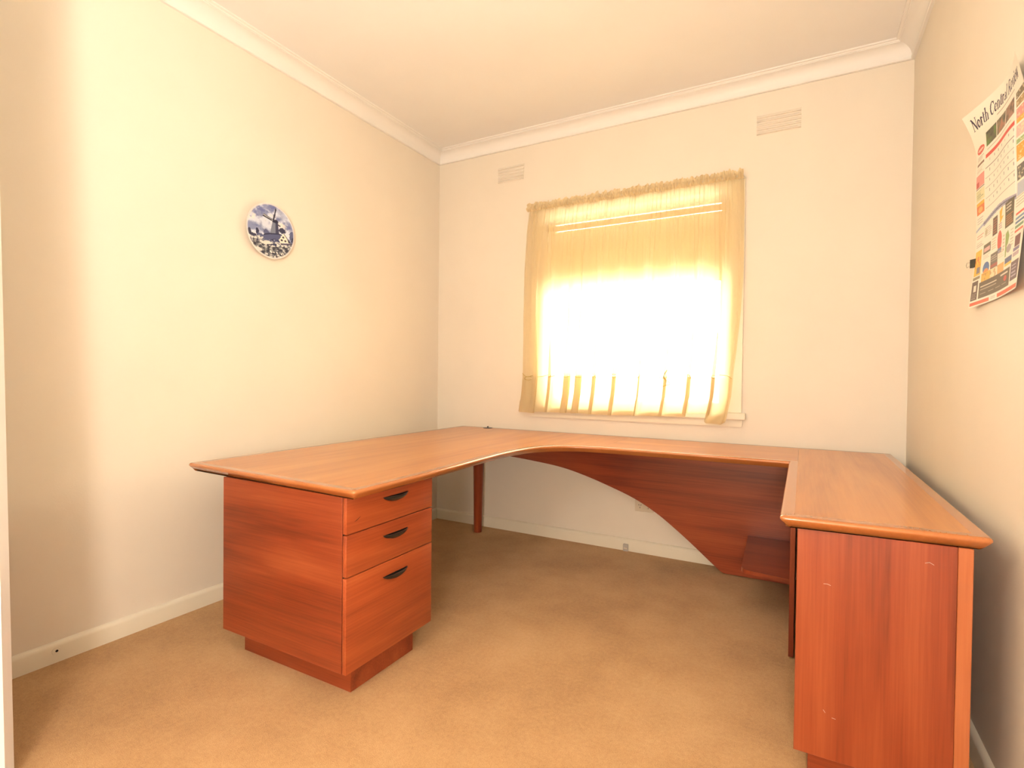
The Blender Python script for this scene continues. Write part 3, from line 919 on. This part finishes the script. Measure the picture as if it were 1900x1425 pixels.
# masthead: condensed serif capitals drawn stroke by stroke (unit box, y up)
def arcp(cx, cy, rx, ry, a0, a1, n=14):
    return [(cx + rx * math.cos(math.radians(a0 + (a1 - a0) * i / n)), cy + ry * math.sin(math.radians(a0 + (a1 - a0) * i / n))) for i in range(n + 1)]
TK, TN = 0.135, 0.055
def serif(x, y, w=0.16):
    return ([(x - w / 2, y), (x + w / 2, y)], TN)
XH = 0.62
GL = {
 'N': (0.66, [([(0.12, 0.02), (0.12, 0.98)], TN), ([(0.10, 0.98), (0.56, 0.02)], TK), ([(0.56, 0.02), (0.56, 0.98)], TN), serif(0.12, 0.01), serif(0.56, 0.99), serif(0.08, 0.99, 0.12)]),
 'o': (0.44, [(arcp(0.22, XH / 2, 0.15, XH / 2 - 0.03, 95, 265), TK), (arcp(0.22, XH / 2, 0.15, XH / 2 - 0.03, -95, 95), 0.10)]),
 'r': (0.36, [([(0.12, 0.0), (0.12, XH)], TK), (arcp(0.22, 0.42, 0.10, 0.17, 180, 60), TN), ([(0.27, 0.55), (0.30, 0.52)], 0.11), serif(0.12, 0.01, 0.22), serif(0.09, XH - 0.02, 0.12)]),
 't': (0.30, [([(0.13, 0.10), (0.13, 0.80)], TK), (arcp(0.20, 0.10, 0.07, 0.08, 180, 320), TN), ([(0.03, XH - 0.02), (0.26, XH - 0.02)], TN)]),
 'h': (0.48, [([(0.12, 0.0), (0.12, 1.0)], TK), (arcp(0.245, 0.38, 0.125, 0.20, 180, 0), TN), ([(0.37, 0.0), (0.37, 0.40)], TK), serif(0.12, 0.01, 0.2), serif(0.37, 0.01, 0.2), serif(0.08, 0.98, 0.12)]),
 'C': (0.62, [(arcp(0.34, 0.5, 0.24, 0.48, 75, 285, 22), 0.10), (arcp(0.34, 0.5, 0.24, 0.48, 130, 230, 14), TK), (arcp(0.34, 0.5, 0.24, 0.48, 32, 80), TN), (arcp(0.34, 0.5, 0.24, 0.48, -80, -36), TN), ([(0.545, 0.72), (0.545, 0.96)], TN)]),
 'e': (0.42, [(arcp(0.22, XH / 2, 0.15, XH / 2 - 0.03, 0, 320, 22), 0.075), (arcp(0.22, XH / 2, 0.15, XH / 2 - 0.03, 110, 250), TK), ([(0.08, XH / 2 + 0.02), (0.37, XH / 2 + 0.02)], TN)]),
 'n': (0.48, [([(0.12, 0.0), (0.12, XH)], TK), (arcp(0.245, 0.38, 0.125, 0.20, 180, 0), TN), ([(0.37, 0.0), (0.37, 0.40)], TK), serif(0.12, 0.01, 0.2), serif(0.37, 0.01, 0.2), serif(0.08, XH - 0.02, 0.12)]),
 'a': (0.42, [(arcp(0.20, 0.42, 0.11, 0.17, 160, 0), TN), ([(0.31, 0.06), (0.31, 0.44)], TK), (arcp(0.19, 0.17, 0.11, 0.15, 60, 320), 0.085), ([(0.31, 0.06), (0.38, 0.02)], TN)]),
 'l': (0.26, [([(0.13, 0.0), (0.13, 1.0)], TK), serif(0.13, 0.01, 0.22), serif(0.09, 0.98, 0.12)]),
 'R': (0.62, [([(0.13, 0.0), (0.13, 1.0)], TK), (arcp(0.26, 0.73, 0.18, 0.25, 90, -90), 0.10), ([(0.13, 0.98), (0.27, 0.98)], TN), ([(0.13, 0.49), (0.27, 0.49)], TN), ([(0.28, 0.48), (0.54, 0.01)], TK), serif(0.13, 0.01, 0.24), serif(0.55, 0.01, 0.14)]),
 'v': (0.42, [([(0.06, XH), (0.22, 0.02)], TK), ([(0.22, 0.02), (0.37, XH)], TN), serif(0.07, XH - 0.01, 0.18), serif(0.36, XH - 0.01, 0.14)]),
 'i': (0.26, [([(0.13, 0.0), (0.13, XH)], TK), ([(0.13, 0.86), (0.13, 0.87)], 0.16), serif(0.13, 0.01, 0.22), serif(0.09, XH - 0.02, 0.12)]),
 'w': (0.62, [([(0.05, XH), (0.18, 0.02)], TK), ([(0.18, 0.02), (0.31, XH)], TN), ([(0.30, XH), (0.43, 0.02)], TK), ([(0.43, 0.02), (0.57, XH)], TN), serif(0.07, XH - 0.01, 0.16), serif(0.31, XH - 0.01, 0.16), serif(0.56, XH - 0.01, 0.12)]),
 ' ': (0.22, []),
}
TXT = 'North Central Review'
tot = sum(GL[c][0] for c in TXT)
x_s, x_e, t_base, cap = 0.060, 0.925, 0.098, 0.062
k = (x_e - x_s) / tot
xc = x_s
band = (tt > 0.015) & (tt < 0.13)
idx = np.where(band)[0]
sub = Paint(ss[idx], tt[idx], (0, 0, 0)); sub.c = ca.c[idx]
for ch in TXT:
    wd, strokes = GL[ch]
    for pts, wgt in strokes:
        sub.line([(xc + px * k, t_base - py * cap) for px, py in pts], wgt * k * 1.02, (34, 26, 62), k / cap)
    xc += wd * k
ca.c[idx] = sub.c
R_ = ca.rect
def rows(x0, y0, x1, y1, n, col, a=0.6, jag=0.3):
    h = (y1 - y0) / n
    for i in range(n):
        R_(x0, y0 + i * h + h * 0.2, x1 - RNG.uniform(0, jag) * (x1 - x0), y0 + i * h + h * 0.62, col, a)
rows(0.42, 0.118, 0.80, 0.126, 1, (150, 130, 110), 0.7, 0)
# picture strip
for a, b, c1, c2 in ((0.225, 0.405, (92, 92, 70), (96, 128, 60)), (0.415, 0.595, (120, 112, 90), (176, 120, 96)), (0.605, 0.79, (110, 92, 76), (170, 128, 110))):
    R_(a, 0.150, b, 0.222, c1)
    nz = vnoise(ss * 26 + a * 50, tt * 40, 11)
    m = ((ss > a) & (ss < b) & (tt > 0.150) & (tt < 0.222))
    ca.mix(m * np.clip((nz - 0.5) * 6, 0, 0.9), c2); ca.mix(m * np.clip((nz - 0.42) * -6, 0, 0.6), (56, 52, 44))
# month page
rows(0.24, 0.232, 0.78, 0.246, 1, (160, 140, 128), 0.6, 0.1)
R_(0.215, 0.258, 0.80, 0.277, (206, 78, 66))
R_(0.80, 0.142, 0.815, 0.60, (252, 246, 240))
for j in range(5):
    y = 0.325 + j * 0.050
    R_(0.215, y, 0.80, y + 0.0028, (150, 136, 130))
    for i in range(7):
        x = 0.232 + i * 0.083
        R_(x + 0.05, y - 0.036, x + 0.064, y - 0.022, (128, 122, 124), 0.7 if (i * 3 + j) % 4 else 0.35)
cur = 0.592 - 0.03 * np.sin(np.clip((ss - 0.2) / 0.6, 0, 1) * math.pi) * 0.6  # lower edge of the month pad, its blue-grey shadow painted in
ca.mix(((tt > cur - 0.012) & (tt < cur + 0.012) & (ss > 0.17) & (ss < 0.82)) * 0.85, (150, 150, 176))
ca.mix(((tt > cur - 0.003) & (tt < cur + 0.003) & (ss > 0.17) & (ss < 0.82)) * 0.8, (88, 78, 96))
ca.mix(((tt > 0.545) & (tt < 0.60) & (ss > 0.83)) * 0.55, (140, 156, 190))
# left column advertisements
ca.ell(0.115, 0.205, 0.075, 0.020, (208, 88, 74)); ca.ell(0.115, 0.205, 0.06, 0.006, (240, 200, 180))
rows(0.05, 0.235, 0.19, 0.262, 3, (150, 140, 128)); R_(0.05, 0.270, 0.19, 0.283, (124, 92, 76)); rows(0.05, 0.29, 0.19, 0.322, 4, (170, 158, 140))
R_(0.035, 0.328, 0.195, 0.392, (232, 150, 140)); R_(0.045, 0.362, 0.10, 0.392, (190, 82, 78)); R_(0.035, 0.394, 0.195, 0.399, (110, 96, 84))
R_(0.035, 0.404, 0.195, 0.462, (226, 220, 178)); rows(0.05, 0.41, 0.18, 0.455, 5, (120, 130, 96), 0.6, 0.6)
R_(0.035, 0.468, 0.19, 0.486, (222, 178, 70)); R_(0.035, 0.486, 0.19, 0.530, (214, 122, 70)); ca.ell(0.11, 0.508, 0.045, 0.014, (240, 178, 110))
rows(0.04, 0.545, 0.19, 0.58, 3, (166, 160, 156)); ca.poly([(0.0, 0.60), (0.17, 0.585), (0.17, 0.598), (0.0, 0.612)], (140, 156, 190), 0.7)
rows(0.03, 0.632, 0.19, 0.655, 2, (190, 110, 96)); rows(0.03, 0.668, 0.19, 0.70, 3, (164, 150, 140))
R_(0.025, 0.715, 0.16, 0.842, (230, 190, 66)); ca.mix(((ss > 0.03) & (ss < 0.15) & (tt > 0.74) & (tt < 0.80)) * np.clip((vnoise(ss * 60, tt * 80, 12) - 0.5) * 8, 0, 0.9), (214, 110, 60)); R_(0.075, 0.800, 0.145, 0.832, (126, 120, 128))
R_(0.02, 0.848, 0.16, 0.862, (140, 128, 96))
R_(0.015, 0.868, 0.135, 0.968, (96, 76, 66)); R_(0.055, 0.892, 0.105, 0.922, (232, 222, 206)); rows(0.03, 0.93, 0.12, 0.962, 4, (176, 160, 146), 0.8, 0.3)
# right column
for y0, y1, c in ((0.15, 0.18, (120, 108, 84)), (0.185, 0.215, (168, 140, 96)), (0.222, 0.262, (232, 150, 140)), (0.262, 0.285, (232, 176, 74)), (0.295, 0.345, (238, 186, 176)), (0.355, 0.375, (150, 176, 120)), (0.38, 0.45, (234, 158, 60)), (0.47, 0.535, (96, 92, 86))):
    R_(0.83, y0, 0.995, y1, c); ca.mix(((ss > 0.84) & (ss < 0.985) & (tt > y0 + 0.004) & (tt < y1 - 0.004)) * np.clip((vnoise(ss * 50, tt * 90 + y0 * 70, 13) - 0.55) * 8, 0, 0.7), (240, 226, 190))
# lower advertisements
rows(0.20, 0.62, 0.37, 0.67, 5, (170, 160, 150)); ca.ell(0.235, 0.645, 0.025, 0.016, (190, 180, 150))
R_(0.375, 0.605, 0.475, 0.690, (92, 78, 66)); rows(0.39, 0.615, 0.465, 0.685, 6, (200, 110, 84), 0.7)
ca.poly([(0.52, 0.60), (0.585, 0.585), (0.56, 0.63), (0.60, 0.63), (0.53, 0.66)], (226, 180, 60)); rows(0.50, 0.655, 0.58, 0.685, 3, (160, 120, 130))
R_(0.635, 0.585, 0.79, 0.70, (88, 80, 58)); rows(0.65, 0.595, 0.75, 0.635, 3, (226, 220, 206), 0.8); rows(0.65, 0.645, 0.78, 0.695, 5, (204, 130, 80), 0.7)
rows(0.82, 0.60, 0.99, 0.65, 4, (170, 160, 140), 0.6)
for i, c in enumerate(((214, 96, 74), (120, 150, 180), (90, 120, 160), (120, 150, 120), (214, 110, 84))):
    R_(0.83, 0.672 + i * 0.018, 0.985, 0.682 + i * 0.018, c)
ca.ell(0.53, 0.735, 0.045, 0.046, (206, 92, 82)); R_(0.49, 0.768, 0.575, 0.792, (120, 130, 158))
R_(0.195, 0.706, 0.345, 0.752, (110, 100, 82)); R_(0.21, 0.722, 0.33, 0.742, (222, 180, 176)); rows(0.2, 0.757, 0.34, 0.78, 3, (170, 160, 150))
rows(0.37, 0.70, 0.47, 0.76, 5, (190, 170, 130)); rows(0.60, 0.72, 0.64, 0.80, 5, (180, 150, 140))
ca.poly([(0.655, 0.725), (0.70, 0.715), (0.73, 0.745), (0.71, 0.775), (0.685, 0.785), (0.675, 0.83), (0.655, 0.83)], (148, 168, 100)); rows(0.75, 0.72, 0.82, 0.80, 6, (170, 170, 140))
ca.ell(0.27, 0.825, 0.065, 0.030, (90, 120, 170)); ca.ell(0.27, 0.845, 0.05, 0.018, (226, 150, 80)); R_(0.355, 0.775, 0.50, 0.85, (116, 108, 98)); rows(0.365, 0.785, 0.495, 0.815, 3, (216, 200, 190), 0.7); R_(0.36, 0.825, 0.495, 0.84, (170, 96, 84))
rows(0.51, 0.78, 0.64, 0.82, 4, (220, 180, 150)); ca.ell(0.73, 0.80, 0.05, 0.018, (170, 160, 160)); R_(0.85, 0.770, 0.955, 0.815, (120, 78, 76)); R_(0.83, 0.818, 0.955, 0.832, (130, 120, 150))
R_(0.19, 0.845, 0.36, 0.905, (232, 184, 84)); R_(0.36, 0.845, 0.49, 0.895, (240, 220, 180)); ca.mix(((ss > 0.2) & (ss < 0.49) & (tt > 0.85) & (tt < 0.9)) * np.clip((vnoise(ss * 50, tt * 80, 15) - 0.55) * 8, 0, 0.7), (180, 130, 70))
R_(0.505, 0.845, 0.645, 0.890, (232, 176, 110)); R_(0.66, 0.838, 0.81, 0.862, (100, 108, 140)); R_(0.66, 0.862, 0.81, 0.875, (228, 196, 90))
R_(0.83, 0.838, 0.955, 0.855, (190, 170, 176))
R_(0.16, 0.902, 0.79, 0.966, (104, 90, 72)); R_(0.16, 0.886, 0.79, 0.902, (104, 90, 72), 1.0)
rows(0.19, 0.905, 0.50, 0.917, 1, (236, 226, 206), 0.9, 0); rows(0.19, 0.922, 0.52, 0.93, 1, (196, 184, 160), 0.8, 0.1)
for x in (0.19, 0.34, 0.48, 0.62): rows(x, 0.942, x + 0.11, 0.952, 1, (206, 192, 166), 0.8, 0.1)
rows(0.58, 0.896, 0.76, 0.91, 1, (240, 230, 214), 0.9, 0.1); ca.ell(0.69, 0.925, 0.035, 0.012, (206, 92, 78))
R_(0.81, 0.875, 0.975, 0.955, (110, 92, 98)); rows(0.83, 0.885, 0.95, 0.945, 4, (200, 190, 204), 0.8)
R_(0.015, 0.977, 0.36, 0.993, (222, 104, 72)); R_(0.52, 0.977, 0.985, 0.993, (222, 104, 72)); rows(0.39, 0.978, 0.50, 0.992, 2, (160, 150, 146), 0.8, 0.2)
off = sheet_off(ss, tt)
cl_ = empty('wall_calendar', (W, (CY0 + CY1) / 2, CZ0))
tag(cl_, 'large curling paper wall calendar printed with coloured advertisements', 'calendar')
vv = np.stack([W - off, CY0 + (CY1 - CY0) * ss, CZ1 - (CZ1 - CZ0) * tt - 0.016 * ss ** 2 * np.clip(1 - tt / 0.5, 0, 1)], 1)
ff = []
for j in range(NV - 1):
    b = j * NU
    ff += [(b + i, b + NU + i, b + NU + i + 1, b + i + 1) for i in range(NU - 1)]
sh = ink_mesh('printed_sheet', vv.tolist(), ff, ca.c, M['ink'], cl_)

# binder clip on the sheet's edge
bc = empty('binder_clip', (W - 0.01, CY0, 1.455))
tag(bc, 'small black binder clip gripping the edge of the wall calendar', 'clip')
zc = 1.465
ob = W - float(sheet_off(np.array([0.02]), np.array([(CZ1 - zc) / (CZ1 - CZ0)]))[0])
MB().prism([(ob - 0.0095, CY0 + 0.004), (ob - 0.0012, CY0 - 0.013), (ob + 0.0012, CY0 - 0.013), (ob + 0.0035, CY0 + 0.004)], 2, zc - 0.013, zc + 0.013).put('clip_body', M['black'], bc)
wire = [(ob - 0.004, CY0 + 0.003, zc + 0.007), (ob - 0.010, CY0 + 0.014, zc + 0.006), (ob - 0.012, CY0 + 0.024, zc + 0.008), (ob - 0.013, CY0 + 0.030, zc), (ob - 0.012, CY0 + 0.024, zc - 0.008), (ob - 0.010, CY0 + 0.014, zc - 0.006), (ob - 0.004, CY0 + 0.003, zc - 0.007)]
MB().tube(wire, 0.0008, 6).put('wire_handle', M['steel'], bc, angle=60)

# ------------------------------------------------------------------ unseen globe lamp added in place of flash bounced off the ceiling
LX, LY, LZ = 1.70, -3.46, 2.18
pn = empty('added_bounce_lamp', (LX, LY, LZ))
tag(pn, 'unseen hanging globe lamp added in place of flash bounced off the ceiling', 'lamp')
gl = MB()
prof = [(0.0001, -0.12)] + [(0.12 * math.sin(a), -0.12 * math.cos(a)) for a in np.linspace(0.12, math.pi - 0.25, 7)]
gl.lathe(prof, (LX, LY, LZ), 12, caps=False).put('globe', M['lamp'], pn, True)
MB().lathe([(0.032, 0.112), (0.032, 0.15), (0.018, 0.16)], (LX, LY, LZ), 20).put('gallery', M['plastic'], pn, angle=40)
MB().tube([(LX, LY, LZ + 0.155), (LX, LY, H - 0.02)], 0.004, 8).put('cord', M['plastic'], pn)
MB().lathe([(0.05, 0.0), (0.045, -0.02), (0.02, -0.03)], (LX, LY, H), 24).put('ceiling_rose', M['plastic'], pn, angle=40)

# unseen fill lamp added behind the camera to brighten ceiling and walls
FX, FY, FZ = 2.58, -4.25, 1.05
fl = empty('added_fill_lamp', (FX, FY, 0))
tag(fl, 'unseen standing globe lamp added as fill light by the far end wall', 'lamp')
prof = [(0.0001, -0.16)] + [(0.16 * math.sin(a), -0.16 * math.cos(a)) for a in np.linspace(0.14, math.pi - 0.06, 7)]
MB().lathe(prof, (FX, FY, FZ), 12, caps=False).put('globe', M['lamp2'], fl, True, origin=(FX, FY, FZ))
MB().lathe([(0.13, 0.0), (0.13, 0.012), (0.02, 0.03)], (FX, FY, 0), 24).put('base', M['black'], fl, angle=40)
MB().tube([(FX, FY, 0.02), (FX, FY, FZ - 0.15)], 0.011, 10).put('pole', M['black'], fl, angle=40)
